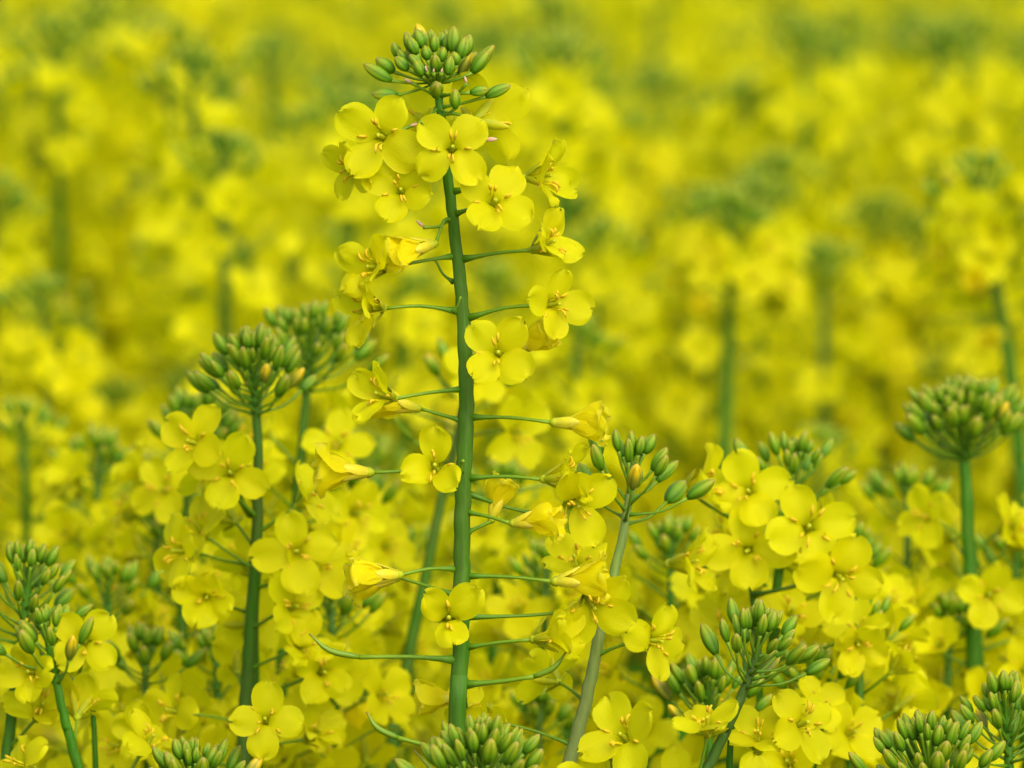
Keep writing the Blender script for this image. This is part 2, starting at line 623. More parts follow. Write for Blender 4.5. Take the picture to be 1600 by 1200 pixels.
def raceme(pl, pts, rng, nb=32, nf=22, npod=6, hs=1.0, gap=0.0038, thick=1.0, start=0.016, facecam=0.25, fs=1.0, drop=0.0, ripe=0.05, zl=0.012, bs=1.0, bare=False):
    acc = path_len(pts)
    az = rng.uniform(0, 6.28)
    G = 2.39996
    camd = V((0, -1, 0.05))
    for i in range(nb):
        f = i / max(1, nb - 1)
        az += G
        s = 0.0008 + (zl * hs) * f ** (1.0 + (zl - 0.012) * 25)
        p, T = walk(pts, acc, s)
        el = R(8 + 66 * f ** 0.75 + rng.uniform(-11, 11))
        L = (0.0022 + 0.0105 * f ** 0.9) * hs * rng.uniform(0.75, 1.2)
        d = around(T, az, el)
        d2 = (d + T * 0.45).normalized()
        e = p + d * L * 0.6 + d2 * L * 0.5
        pl.peds.append((p, p + d * L * 0.6, e, 0.00034, 0.00042))
        bl = (0.0038 + 0.0044 * f ** 0.7) * rng.uniform(0.8, 1.18)
        bl *= bs
        wid = bl * rng.uniform(0.92, 1.12)
        if f < 0.4:
            wid *= 1.12
        kind = 'ripe' if (f > 0.75 and rng.random() < ripe * 1.5) else 'bud'
        pl.buds.append((frame(e, (d2 + T * 0.15).normalized(), rng.uniform(0, 6.28), (wid, wid, bl)), kind))
    s = (start + zl - 0.012) * hs + drop
    for j in range(nf):
        f = j / max(1, nf - 1)
        az += G + rng.uniform(-0.25, 0.25)
        s += gap * (0.8 + 0.9 * f) * rng.uniform(0.8, 1.2)
        p, T = walk(pts, acc, s)
        el = R(52 + 34 * f ** 0.7 + rng.uniform(-8, 8))
        L = (0.0125 + 0.0075 * f ** 0.6) * rng.uniform(0.9, 1.15)
        d = around(T, az, el)
        if bare and d.y < -0.55:
            az += rng.choice((-1, 1)) * rng.uniform(0.9, 1.5)
            d = around(T, az, el)
        sag = V((0, 0, 1)) * rng.uniform(-0.1, 0.25)
        d2 = (d + sag).normalized()
        e = p + d * L * 0.5 + d2 * L * 0.5
        pl.peds.append((p, p + d * L * 0.5 + V((0, 0, 0.0004)), e, 0.00042, 0.00046))
        rr = rng.random()
        if f < 0.7:
            kind = 'open' if rr < 0.72 else 'half'
        elif f < 0.88:
            kind = 'open' if rr < 0.45 else ('half' if rr < 0.75 else 'bell')
        else:
            kind = 'bell' if rr < 0.55 else 'half'
        ax = (d2 + V((rng.uniform(-1, 1), rng.uniform(-1, 1), rng.uniform(-1, 1))) * 0.35 + camd * (facecam if d.y < 0.3 else 0)).normalized()
        pl.flowers.append((frame(e, ax, rng.uniform(0, 6.28), fs * rng.uniform(0.92, 1.1) * (0.96 if f > .8 else 1)), kind, rng.randint(0, 999)))
    for j in range(npod):
        az += G
        s += 0.0075 * rng.uniform(0.7, 1.3)
        p, T = walk(pts, acc, s)
        d = around(T, az, R(84 + rng.uniform(-8, 10)))
        L = 0.021 * rng.uniform(0.85, 1.15)
        e = p + d * L
        d2 = (d + V((0, 0, rng.uniform(0.3, 0.9)))).normalized()
        pl.peds.append((p, p + d * L * 0.5, e, 0.0005, 0.0005))
        pl.pods.append((e, e + (d + d2).normalized() * 0.006, e + d * 0.006 + d2 * 0.010))


def stem_mesh_mb(mb, pts, thick, n, step_pts, tip=0.0, mat='stem'):
    acc = path_len(pts)
    rs = [stem_radius(a + tip, thick) for a in acc]
    if n > 10:
        q = random.Random(len(pts))
        pts = [p + V((q.uniform(-1, 1), q.uniform(-1, 1), 0)) * min(0.0004, 0.12 * r_) for p, r_ in zip(pts, rs)]
        rs = [r_ * (1 + q.uniform(-.02, .02)) for r_ in rs]
    tube(mb, pts, rs, n, mat, 1.0, 0.035 if n > 10 else 0.0)


def ground_path(head, rng, lean=0.05, n=26):
    """from a tip point down to the ground, gently bowed"""
    b = V((head.x + rng.uniform(-lean, lean), head.y + rng.uniform(-lean, lean), -0.01))
    m1 = head.lerp(b, 0.25) + V((rng.uniform(-0.012, 0.012), rng.uniform(-0.012, 0.012), 0))
    m2 = head.lerp(b, 0.6) + V((rng.uniform(-0.02, 0.02), rng.uniform(-0.02, 0.02), 0))
    return spline([head, m1, m2, b], n)


def leaf_mb(mb, p, d, L, W, rng, droop=0.6, n=5):
    side = d.cross(V((0, 0, 1)))
    if side.length < 0.01:
        side = V((1, 0, 0))
    side.normalize()
    verts, al, faces = [], [], []
    q = p.copy()
    dd = d.normalized()
    for i in range(n + 1):
        t_ = i / n
        hw = W * math.sin(math.pi * (0.06 + 0.93 * t_) ** 0.8) ** 0.9
        nrm = side.cross(dd).normalized()
        for s in (-1, 0, 1):
            wv = math.sin(t_ * 9 + s * 2) * W * 0.12
            verts.append(q + side * (s * hw) + nrm * (abs(s) * hw * 0.35 + wv * abs(s)))
            al.append(t_)
        q = q + dd * (L / n)
        dd = (dd + V((0, 0, -droop / n))).normalized()
    for i in range(n):
        for j in range(2):
            faces.append((i * 3 + j, i * 3 + j + 1, (i + 1) * 3 + j + 1, (i + 1) * 3 + j))
    mb.add(verts, faces, 'leaf', al)


# ------------------------------------------------------------------ turning plans into objects
def detailed_flower(root, base, mx, kind, seed, petals=None, petal_scale=1.0):
    """a flower of separate petals, sepals and stamens"""
    r = random.Random(seed)
    fo = new('flower', PIS, root, Matrix.Translation(-base) @ mx)
    q = math.pi / 4
    angs = petals if petals is not None else [0, 90, 180, 270]
    for k, a in enumerate(angs):
        jit = 7 if kind == 'open' else 14
        sc_ = petal_scale * r.uniform(0.94, 1.07)
        new('petal', r.choice(PET[kind]), fo, RZ(R(a + r.uniform(-jit, jit)) + q) @ Matrix.Rotation(R(r.uniform(-6, 8)), 4, 'Y') @ Matrix.Scale(sc_, 4))
    for k in range(4):
        new('sepal', r.choice(SEP[kind]), fo, RZ(k * math.pi / 2 + R(r.uniform(-8, 8))) @ Matrix.Rotation(R(r.uniform(-5, 6)), 4, 'Y'))
    if kind != 'bell' or petals is not None:
        for k, (a, sh) in enumerate(((35, 0), (55, 0), (215, 0), (235, 0), (135, 1), (315, 1))):
            new('stamen', r.choice(STS if sh else STA), fo, RZ(R(a + 45 + r.uniform(-10, 10))) @ Matrix.Rotation(R(r.uniform(-4, 8)), 4, 'Y'))
    return fo


def emit_detailed(name, pl, base, label, group=None, cat='rapeseed plant'):
    root = new(name, None)
    root.location = base
    tag(root, label, cat, group)
    root.empty_display_size = 0.05
    Tb = Matrix.Translation(-base)
    for k, (pts, thick, tip) in enumerate(pl.stems):
        mb = MB()
        stem_mesh_mb(mb, [p - base for p in pts], thick, 20, None, tip, 'stem_pale' if 'pale' in label and 'stem' in label.split('pale')[1][:18] and label.startswith('slanting') else 'stem_dark' if 'dark straight stem, just' in label or 'leaning dark stem' in label else 'stem')
        new('stem' if k == 0 else 'branch', mb.mesh('stem'), root)
    for (a, b, c_, r0, r1) in pl.peds:
        mb = MB()
        ps = spline([a - base, b - base, c_ - base], 6)
        tube(mb, ps, [r0 * 2.3, r0 * 1.35] + [r0 * rg.uniform(.95, 1.05) + (r1 - r0) * i / 4 for i in range(4)] + [r1 * 1.4], 6, 'pedicel')
        new('pedicel', mb.mesh('pedicel'), root)
    for mx, kind in pl.buds:
        new('bud', rg.choice(BUD[kind]), root, Tb @ mx)
    for it in pl.flowers:
        detailed_flower(root, base, *it)
    for (a, b, c_) in pl.pods:
        mb = MB()
        ps = spline([a - base, b - base, c_ - base], 8)
        tube(mb, ps, [0.0006, 0.0008, 0.00085, 0.00085, 0.0008, 0.0007, 0.0005, 0.0003, 0.0003], 7, 'pod')
        new('seed_pod', mb.mesh('seed_pod'), root)
    for (p, d, L, W) in pl.leaves:
        mb = MB()
        leaf_mb(mb, p - base, d, L, W, rg)
        new('leaf', mb.mesh('leaf'), root)
    return root


def emit_medium(name, pl, lod=0):
    """flowers and buds as parts, each one mesh; plan is relative to the plant's base"""
    root = new(name, None)
    root.empty_display_size = 0.05
    for k, (pts, thick, tip) in enumerate(pl.stems):
        mb = MB()
        stem_mesh_mb(mb, pts, thick, 8, None, tip)
        new('stem' if k == 0 else 'branch', mb.mesh('stem'), root)
    mb = MB()
    for (a, b, c_, r0, r1) in pl.peds:
        tube(mb, spline([a, b, c_], 3), [r0, r0, r1, r1], 4, 'pedicel')
    o = new('pedicels', mb.mesh('pedicels'), root)
    o['kind'] = 'stuff'
    for mx, kind in pl.buds:
        new('bud', JBM[kind], root, mx)
    for mx, kind, seed in pl.flowers:
        new('flower', JFM[lod][kind][seed % 4], root, mx)
    mb = MB()
    for (a, b, c_) in pl.pods:
        m2 = MB()
        tube(m2, spline([a, b, c_], 4), [0.0006, 0.0008, 0.0008, 0.0006, 0.0002], 5, 'pod')
        new('seed_pod', m2.mesh('seed_pod'), root)
    for (p, d, L, W) in pl.leaves:
        mb = MB()
        leaf_mb(mb, p, d, L, W, rg)
        new('leaf', mb.mesh('leaf'), root)
    return root


def merged(pl, lod=2):
    s, bl, bd = MB(), MB(), MB()
    for (pts, thick, tip) in pl.stems:
        stem_mesh_mb(s, pts[::2] + ([pts[-1]] if len(pts) % 2 == 0 else []), thick, 5, None, tip)
    for (a, b, c_, r0, r1) in pl.peds:
        tube(s, [a, c_], [r0, r1], 3, 'pedicel')
    for (p, d, L, W) in pl.leaves:
        leaf_mb(s, p, d, L, W, rg, n=3)
    for mx, kind in pl.buds:
        bd.merge(JB[2][kind], mx)
    for mx, kind, seed in pl.flowers:
        bl.merge(JF[2][kind][seed % 4], mx)
    return s, bl, bd


def copy_tree(o, parent=None):
    c_ = o.copy()
    COL.objects.link(c_)
    if parent is not None:
        c_.parent = parent
    for ch in o.children:
        copy_tree(ch, c_)
    return c_


# ------------------------------------------------------------------ ground
me = bpy.data.meshes.new('ground')
g = 60
vs = [(x, y, 0.012 * math.sin(x * 3.1 + y) * math.sin(y * 2.3) if abs(x) < 6 and -2 < y < 16 else -0.02)
      for y in list(np.linspace(-3, 18, 64)) + [60, 400, 1200] for x in [-900, -200, -20] + list(np.linspace(-6, 6, 40)) + [20, 200, 900]]
nx = 46
fs = [(r_ * nx + k, r_ * nx + k + 1, (r_ + 1) * nx + k + 1, (r_ + 1) * nx + k) for r_ in range(66) for k in range(nx - 1)]
me.from_pydata(vs, [], fs)
me.materials.append(M['soil'])
go = new('ground', me)
tag(go, 'dark soil under the rapeseed crop', None, None, 'structure')

# ------------------------------------------------------------------ the tall plant in focus
S0 = 1.0
pl = Plan()
hero_px = [(683, 118), (685, 150), (692, 205), (701, 290), (712, 380), (721, 470), (727, 560), (728, 650), (724, 740), (722, 830), (721, 920), (719, 1010), (716, 1100), (714, 1200)]
hp = [at(x, y, S0) for x, y in hero_px]
last = hp[-1]
hp += [V((last.x - 0.004, last.y - 0.005, 0.85)), V((last.x, last.y, 0.5)), V((last.x + 0.02, last.y + 0.01, 0.2)), V((last.x + 0.02, last.y + 0.01, -0.01))]
hero_pts = spline(hp, 90)
HB = V((hero_pts[-1].x, hero_pts[-1].y, 0))
pl.stems.append((hero_pts, 0.93, 0.004))
UNIT = DIST / FPX


def hat(px, py, t=0.0):
    """point of the hero plant: pixel and millimetres towards the viewer"""
    return at(px, py, S0) + cdir(0, 0, 1) * (t * 0.001)


def hero_bud(b, tip, t=0, kind='bud', lean=0.0, att=None, w=1.0, ts=None):
    p0 = hat(*b, t)
    p1 = hat(*tip, t + lean)
    d = p1 - p0
    L = d.length
    wid = 0.0083 * w * min(1.0, (L / 0.006) ** 0.5)
    if kind == 'dead':
        wid = L * 1.0
    pl.buds.append((frame(p0, d.normalized(), rg.uniform(0, 6), (wid, wid, L)), kind))
    a = hat(*(att or (683, 128)), 0)
    mid = a.lerp(p0, 0.55) + d.normalized() * -0.0012
    pl.peds.append((a, mid, p0, 0.00036, 0.00044))


for args in [
    ((665, 75), (652, 36), -2, 'ripe'), ((661, 76), (652, 46), 3), ((648, 84), (634, 50), 1), ((652, 86), (641, 58), 5),
    ((626, 90), (611, 67), -3), ((634, 97), (621, 79), 2), ((679, 82), (678, 55), 4), ((696, 80), (704, 50), -2), ((708, 83), (711, 41), 0),
    ((719, 92), (728, 58), 3), ((727, 86), (734, 53), -3), ((736, 113), (772, 70), -3), ((738, 114), (764, 80), 2), ((719, 116), (736, 76), -5, 'ripe'),
    ((616, 113), (588, 91), 1), ((638, 111), (618, 90), 5), ((657, 108), (642, 86), 8), ((661, 121), (649, 96), 9), ((682, 113), (679, 88), 9, 'bud', 3),
    ((700, 119), (704, 90), 9), ((714, 103), (709, 82), 6), ((612, 127), (568, 101), 3), ((622, 149), (581, 148), 2),
    ((682, 150), (682, 133), 9, 'bud', 6, (684, 150)), ((712, 171), (710, 142), 8, 'bud', 2, (686, 170)), ((735, 146), (764, 141), 6, 'bud', 0, (686, 148)),
    ((759, 152), (797, 132), 4, 'bud', 0, (687, 168)),
    ((690, 70), (689, 48), -6), ((640, 78), (646, 52), -6), ((668, 95), (664, 72), 5), ((690, 98), (692, 75), 7), ((672, 122), (665, 104), 8), ((650, 100), (634, 76), -4),
    ((725, 105), (745, 80), -7), ((700, 66), (697, 44), -8), ((675, 66), (672, 44), -7),
]:
    hero_bud(*args)
for b, tp, t_, at_ in [((644, 131), (632, 124), 5, (680, 150)), ((730, 132), (725, 121), 7, (686, 150)), ((654, 194), (641, 199), 6, (682, 170)), ((757, 221), (777, 217), 9, (692, 210)),
                       ((650, 234), (634, 232), 5, (690, 236)), ((668, 115), (665, 105), 10, (682, 128)), ((690, 117), (691, 109), 11, (684, 128)), ((663, 356), (652, 345), 8, (703, 342)), ((678, 117), (678, 109), 11, (683, 126))]:
    hero_bud(b, tp, t_, 'dead', 0, at_)


def hero_flower(px, py, t, axis, kind='open', size=1.0, roll=0, att=None, petals=None, ps=1.0, centre=False, bow=0.0008, ped=True):
    ax = cdir(*axis)
    p = hat(px, py, t)
    if centre:
        p = p - ax * (0.0048 * size)
    # roll is measured in the picture when the flower faces the viewer
    upv = cdir(0, 1, 0.001)
    X = upv.cross(ax)
    if X.length < 0.1:
        X = cdir(1, 0, 0)
    X.normalize()
    Y = ax.cross(X)
    mr = Matrix((X, Y, ax)).transposed().to_4x4()
    mx = Matrix.Translation(p) @ mr @ RZ(R(roll)) @ Matrix.Scale(size, 4)
    pl.flowers.append((mx, kind, int(px * 7 + py), petals, ps))
    if att and ped:
        cx = float(np.interp(att[1], [q[1] for q in hero_px], [q[0] for q in hero_px]))
        a = hat(cx + (att[0] - cx) * 0.55, att[1], 0)
        e = p - ax * 0.0006
        mid = a.lerp(e, 0.5) + cdir(0, 1, 0) * bow
        pl.peds.append((a, mid, e, 0.00052, 0.00048))


HF = hero_flower
HF(594, 215, 12, (-.25, .05, .95), 'open', 1.2, 10, (684, 185), centre=True)
HF(707, 234, 19, (0.0, .12, 1), 'open', 1.02, 0, (692, 236), centre=True)
HF(742, 190, 2, (.5, .15, -.75), 'open', 1.28, 20, (688, 178), bow=.001)
HF(672, 190, -6, (-.45, .1, -.8), 'open', 0.95, 40, (686, 180))
HF(568, 262, 3, (-.75, -.12, .5), 'open', 0.88, 15, (695, 270))
HF(627, 300, 11, (-.1, .2, .95), 'open', 0.98, 25, (697, 268), centre=True)
HF(822, 278, 4, (.8, .05, .35), 'half', 1.05, 30, (708, 300), bow=.0)
HF(772, 318, 16, (.12, .25, .95), 'open', 1.1, 12, (713, 335), centre=True)
HF(678, 382, 6, (-.75, -.2, .25), 'bell', 1.05, 0, (705, 345), bow=.003)
HF(604, 420, 6, (-.65, .05, .65), 'half', 1.08, 5, (706, 400), bow=.0003)
HF(833, 390, 4, (.65, .25, .5), 'half', 1.08, 25, (730, 405), bow=.0004)
HF(598, 482, 4, (-.7, .02, .6), 'half', 1.05, 20, (706, 486), bow=.001)
HF(850, 477, 6, (.6, .02, .75), 'open', 0.95, 35, (738, 497), bow=.001)
HF(778, 552, 15, (-.05, .12, 1), 'open', 1.10, 4, (735, 560), centre=True)
HF(808, 552, 0, (.5, .35, .3), 'bell', 0.9, 4, (738, 580))
HF(616, 622, 8, (-.62, .18, .55), 'half', 1.02, 0, (718, 608), petals=[20, 110, 205], bow=.0003)
HF(652, 638, -2, (-.92, .12, .1), 'bell', 0.98, 20, (716, 657), bow=.0)
HF(866, 660, 3, (.98, -.02, .1), 'bell', 1.12, 0, (740, 652), bow=.0006)
HF(577, 738, 3, (-.99, .03, .1), 'bell', 1.16, 30, (716, 737), bow=.0003)
HF(680, 728, 15, (-.1, .25, .95), 'half', 1.08, 0, (722, 740), petals=[45, 150, 270], centre=True)
HF(850, 748, 4, (.95, .16, .12), 'half', 1.05, 10, (738, 747), bow=.0006)
HF(768, 812, -5, (.15, .5, -.1), 'bell', 0.92, 0, (736, 832), bow=.0)
HF(802, 817, 6, (.9, .12, .25), 'bell', 1.0, 40, (734, 800), bow=.0003)
HF(900, 788, 3, (.25, -.35, .85), 'open', 1.12, 50, None, petals=[-50, 20, 205], centre=True)
HF(624, 897, 8, (-.96, -.02, .2), 'bell', 1.08, 10, (708, 889), bow=.0008)
HF(620, 903, -4, (-.9, -.12, .0), 'bell', 1.05, 50, (706, 930), bow=.0)
HF(701, 962, 18, (-.02, .1, 1), 'half', 1.12, 0, (718, 965), petals=[95, -15, 225], centre=True)
HF(868, 908, 3, (.97, .05, .1), 'bell', 1.15, 20, (735, 900), bow=.0005)
HF(925, 945, 3, (.25, -.45, .8), 'open', 1.12, 10, None, petals=[-75, 200, -10], centre=True)
HF(834, 998, 4, (.86, .2, .25), 'half', 1.08, 10, (735, 1012), bow=.0003)
HF(722, 1095, -12, (-.9, .0, .1), 'bell', 1.0, 0, (716, 1120), bow=0)
HF(722, 1108, -9, (.1, .1, -1), 'half', 0.8, 0, None)
# the two flowers that hang on stalks rising from below behind their neighbours
for (a, b, c_) in [((727, 770), (820, 800), (897, 792)), ((725, 965), (840, 962), (922, 950))]:
    pl.peds.append((hat(*a, -2), hat(*b, -7), hat(*c_, -2), 0.0005, 0.00046))
# young pods on bare stalks
for a, b, c_, d_, e_ in [((713, 1031), (640, 1026), (562, 1026), (515, 1015), (484, 989)), ((723, 1070), (785, 1064), (834, 1056), (865, 1042), (884, 1018)), ((716, 1185), (672, 1166), (622, 1152), (590, 1136), (573, 1111))]:
    pl.peds.append((hat(*a, 0), hat(*b, 2), hat(*c_, 4), 0.0007, 0.00058))
    pl.pods.append((hat(*c_, 4), hat(*d_, 5), hat(*e_, 5)))
pl.peds.append((hat(708, 440, -2), hat(692, 428, -4), hat(680, 405, -4), 0.0004, 0.0003))
pl.peds.append((hat(708, 487, 4), hat(715, 478, 5), hat(720, 464, 6), 0.0003, 0.00025))
pl.peds.append((hat(719, 738, 4), hat(722, 722, 6), hat(724, 720, 7), 0.0005, 0.0004))
emit_detailed('rapeseed_plant', pl, HB, 'tallest rapeseed plant in sharp focus, with open and fading flowers up its green stem')

# ------------------------------------------------------------------ neighbours in or near focus
# (stem pixels from the tip down, depth scale, buds, flowers, pods, head size, gap, flower start drop, label)
NEAR = [
    ([(392, 548), (398, 620), (403, 700), (401, 850), (392, 980), (384, 1100), (380, 1200)], 0.945, 58, 17, 5, 1.12, .0052, .016, 'broad bud head on a dark straight stem, just left of the tallest plant'),
    ([(485, 512), (480, 600), (468, 740), (455, 900), (440, 1050), (425, 1200)], 0.90, 56, 20, 5, 1.45, .0048, .010, 'green bud head peeping out behind and above the broad bud head at left'),
    ([(318, 645), (300, 720), (292, 800), (285, 950), (280, 1200)], 0.89, 34, 22, 3, 1.1, .0042, .004, 'lower rapeseed plant with a blurred bud head leaning left behind the dark straight stem'),
    ([(990, 722), (984, 770), (968, 860), (942, 965), (916, 1090), (888, 1200)], 0.985, 20, 5, 4, 1.25, .010, .012, 'slanting pale grey green stem with loose green buds, right of the tallest plant'),
    ([(1244, 718), (1236, 780), (1218, 880), (1208, 1000), (1195, 1200)], 0.935, 28, 20, 2, 1.2, .0036, .004, 'loose bud head with big round flowers close under it, above the leaning stem'),
    ([(1190, 985), (1180, 1030), (1160, 1085), (1135, 1140), (1106, 1200)], 1.015, 34, 4, 2, 1.2, .010, .016, 'sharp leaning dark stem topped with plump green buds at the lower right'),
    ([(1105, 1065), (1107, 1120), (1108, 1200)], 0.965, 34, 5, 2, 1.1, .008, .010, 'dark green bud head half hidden behind the sharp leaning stem'),
    ([(1505, 628), (1506, 700), (1514, 850), (1524, 1050), (1528, 1200)], 0.90, 110, 26, 4, 1.3, .0045, .016, 'blurred plant with a dense dark green bud dome at the right edge'),
    ([(46, 885), (38, 960), (22, 1080), (8, 1200)], 0.965, 36, 4, 2, 1.3, .010, .016, 'green bud head cut by the left edge above a thick stem'),
    ([(72, 985), (85, 1050), (103, 1130), (122, 1200)], 0.975, 24, 5, 2, 1.1, .009, .008, 'small dark bud head with two bright petals beside it at the lower left'),
    ([(758, 1165), (752, 1230), (745, 1330)], 1.03, 62, 5, 2, 1.35, .008, .02, 'dense pale green bud cluster in front of the tallest stem at the bottom edge'),
    ([(1450, 1160), (1452, 1230), (1455, 1330)], 1.0, 66, 5, 2, 1.5, .008, .022, 'wide bud cluster along the bottom edge at the right'),
    ([(1568, 1095), (1575, 1160), (1580, 1300)], 0.985, 36, 5, 2, 1.3, .008, .018, 'bud cluster in the bottom right corner, behind the wide one'),
    ([(300, 1192), (302, 1250), (306, 1350)], 0.985, 34, 3, 2, 1.1, .008, .022, 'small green bud tip just rising over the bottom edge, near the dark straight stem'),
]
rn = random.Random(11)
for px, s, nb, nf, npod, hs, gap, drop, label in NEAR:
    p = Plan()
    pts = [at(x, y, s) for x, y in px]
    l_ = pts[-1]
    dr = (pts[-1] - pts[-2]).normalized()
    q1 = l_ + dr * 0.10
    q1 = V((q1.x, q1.y, min(q1.z, l_.z - 0.08)))
    pts += [q1, V((q1.x + dr.x * .1, q1.y + 0.01, 0.5)), V((q1.x + dr.x * .12, q1.y + 0.01, -0.01))]
    pts = spline(pts, 60)
    base = V((pts[-1].x, pts[-1].y, 0))
    p.stems.append((pts, 1.25 if nb == 110 else 0.9, 0.006))
    raceme(p, pts, rn, nb, nf, npod, hs, gap, drop=drop, facecam=0.5, ripe=.07, bare=nb != 28, bs=1.1 if nb == 20 else 1.0 if s > 1.01 else 0.95, zl=0.016 if nb in (58, 36) and s < .97 else 0.013)
    emit_detailed('rapeseed_plant', p, base, label, 'rapeseed plants around the tallest one')

# single flowers and buds seen sharply beside those stems belong to small side shoots
SIDE = [
    ([(430, 1120), (418, 1150), (405, 1200)], 0.985, [(415, 1125, (0, .2, 1), 'open', 1.0)], 'single open flower at the foot of the dark straight stem'),
    ([(1235, 1160), (1215, 1150), (1165, 1140), (1140, 1190)], 1.01, [(1255, 1130, (.5, .2, .8), 'open', 1.1), (1185, 1150, (0, .75, .5), 'open', 1.0)], 'pair of sharp flowers just right of the foot of the leaning stem'),
    ([(985, 1180), (975, 1190), (960, 1230)], 1.01, [(972, 1150, (-.4, .35, .8), 'open', 1.15)], 'sharp open flower with clear stamens at the bottom, between the slanting and leaning stems'),
    ([(120, 1050), (130, 1075), (150, 1220)], 0.975, [(133, 1002, (.1, .1, 1), 'open', .95), (48, 1050, (-.3, .2, .9), 'half', 1.05)], 'two bright flowers among the buds at the lower left corner'),
    ([(1150, 800), (1165, 830), (1190, 1200)], 0.955, [(1170, 768, (-.05, .15, 1), 'open', 1.12), (1262, 822, (.05, .1, 1), 'open', 1.25), (1168, 860, (-.1, .0, 1), 'open', 1.2), (1075, 875, (.7, .1, .2), 'half', 1.2), (1100, 755, (.8, .2, .3), 'half', 1.2), (1310, 900, (.2, -.2, .9), 'open', 1.2), (1340, 1005, (.1, -.3, .9), 'half', 1.0)], 'shoot bearing the largest round flowers, right of the slanting pale stem'),
    ([(390, 790), (398, 830), (400, 1200)], 0.95, [(362, 738, (-.1, .1, 1), 'open', 1.05), (465, 860, (0, .1, 1), 'open', 1.12), (305, 690, (-.5, .2, .7), 'open', 1.1), (325, 930, (0, -.1, 1), 'half', 1.1), (280, 860, (-.6, 0, .6), 'open', 1.1), (505, 1050, (.2, 0, 1), 'half', 1.1), (225, 1145, (-.2, .1, .9), 'half', 1.0)], 'shoot of large flowers clustered about the dark straight stem'),
]
for px, s, fl, label in SIDE:
    p = Plan()
    pts = [at(x, y + 12, s - 0.009) for x, y in px]
    l_ = pts[-1]
    pts += [V((l_.x, l_.y, l_.z - 0.2)), V((l_.x, l_.y + .02, 0.4)), V((l_.x, l_.y + .02, -0.01))]
    pts = spline(pts, 50)
    base = V((pts[-1].x, pts[-1].y, 0))
    p.stems.append((pts, 0.5, 0.02))
    acc = path_len(pts)
    for k, (x, y, ax, kind, sz) in enumerate(fl):
        a = cdir(*ax)
        c_ = at(x, y, s)
        if len(fl) > 3:
            c_ += cdir(0, 0, 1) * rn.uniform(0.0, 0.02)
        e = c_ - a * 0.0048 * sz
        best = min(range(len(pts)), key=lambda i: (pts[i] - e).length if pts[i].z < e.z - 0.002 or i > 3 else 9)
        sp = pts[min(best + 1, len(pts) - 1)]
        p.peds.append((sp, sp.lerp(e, .5) + V((0, 0.002, -0.001)), e, .0005, .00045))
        p.flowers.append((frame(e, a, rn.uniform(0, 6.28), sz), kind, 31 * k + int(x)))
    emit_detailed('rapeseed_plant', p, base, label, 'rapeseed plants around the tallest one')

# ------------------------------------------------------------------ prototypes for the crowd behind
rb = random.Random(23)


def full_plan(rng, nb, nf, side, leaves, gap=0.0045, h=1.2, fs=1.0, hs=1.05, thick=0.9):
    p = Plan()
    head = V((0, 0, h))
    pts = ground_path(head, rng, 0.04)
    pts = [V((q.x - pts[-1].x, q.y - pts[-1].y, q.z)) for q in pts]
    # dense at the top so that the stalks leave it cleanly
    p.stems.append((pts, thick, 0.006))
    raceme(p, pts, rng, nb, nf, 3, hs * rng.uniform(.85, 1.15), gap, drop=rng.uniform(-0.004, 0.006), facecam=.3, fs=fs)
    acc = path_len(pts)
    for k in range(side):
        s = rng.uniform(0.20, 0.34)
        b0, T = walk(pts, acc, s)
        az = rng.uniform(0, 6.28)
        L = s - rng.uniform(0.05, 0.12)
        tip = b0 + V((math.cos(az) * 0.055, math.sin(az) * 0.055, L))
        mid = b0.lerp(tip, .45) + V((math.cos(az) * 0.018, math.sin(az) * 0.018, 0))
        bp = spline([tip, mid, b0], 14)
        p.stems.append((bp, 0.7, 0.01))
        raceme(p, bp, rng, int(nb * .7), int(nf * .7), 0, rng.uniform(.8, 1.05), gap * .95, facecam=.3, fs=fs)
    for k in range(leaves):
        s = rng.uniform(0.25, 0.9)
        b0, T = walk(pts, acc, s)
        az = rng.uniform(0, 6.28)
        p.leaves.append((b0, V((math.cos(az), math.sin(az), .8)), rng.uniform(.06, .14), rng.uniform(.009, .022)))
    return p


MED = [emit_medium('rapeseed_plant', full_plan(rb, 20, 30, 0, 3, gap=.0038, fs=1.05), 1) for _ in range(5)]
MEDUSED = [False] * len(MED)
FARD = []
for k in range(7):
    s_, bl_, bd_ = merged(full_plan(rb, 34, 36, 2, 4, gap=.0042, fs=1.16, hs=1.35, thick=1.2))
    FARD.append((s_, bl_, bd_))
FAR = []
for s_, bl_, bd_ in FARD:
    root = new('rapeseed_plant', None)
    root.empty_display_size = 0.05
    new('stem', s_.mesh('stem'), root)
    new('blossoms', bl_.mesh('blossoms'), root)['kind'] = 'stuff'
    new('bud_cluster', bd_.mesh('bud_cluster'), root)['kind'] = 'stuff'
    FAR.append(root)
FARUSED = [False] * len(FAR)


def place(kind, head, rng, label, group):
    protos, used = (MED, MEDUSED) if kind == 'med' else (FAR, FARUSED)
    k = rng.randrange(len(protos))
    for j in range(len(protos)):
        if not used[j]:
            k = j
            break
    o = protos[k] if not used[k] else copy_tree(protos[k])
    used[k] = True
    sc_ = head.z / 1.2
    rz = rng.uniform(0, 6.28)
    # stand the base so that the tip comes to the wanted spot
    st = [c_ for c_ in protos[k].children if c_.name.startswith('stem')][0]
    tip = max((v.co for v in st.data.vertices), key=lambda q: q.z)
    tp = Matrix.Rotation(rz, 3, 'Z') @ V((tip.x, tip.y, 0)) * sc_
    o.location = (head.x - tp.x, head.y - tp.y, 0)
    o.rotation_euler = (0, 0, rz)
    o.scale = (sc_, sc_, sc_)
    tag(o, label, 'rapeseed plant', group)
    return o


TIPCACHE = {}
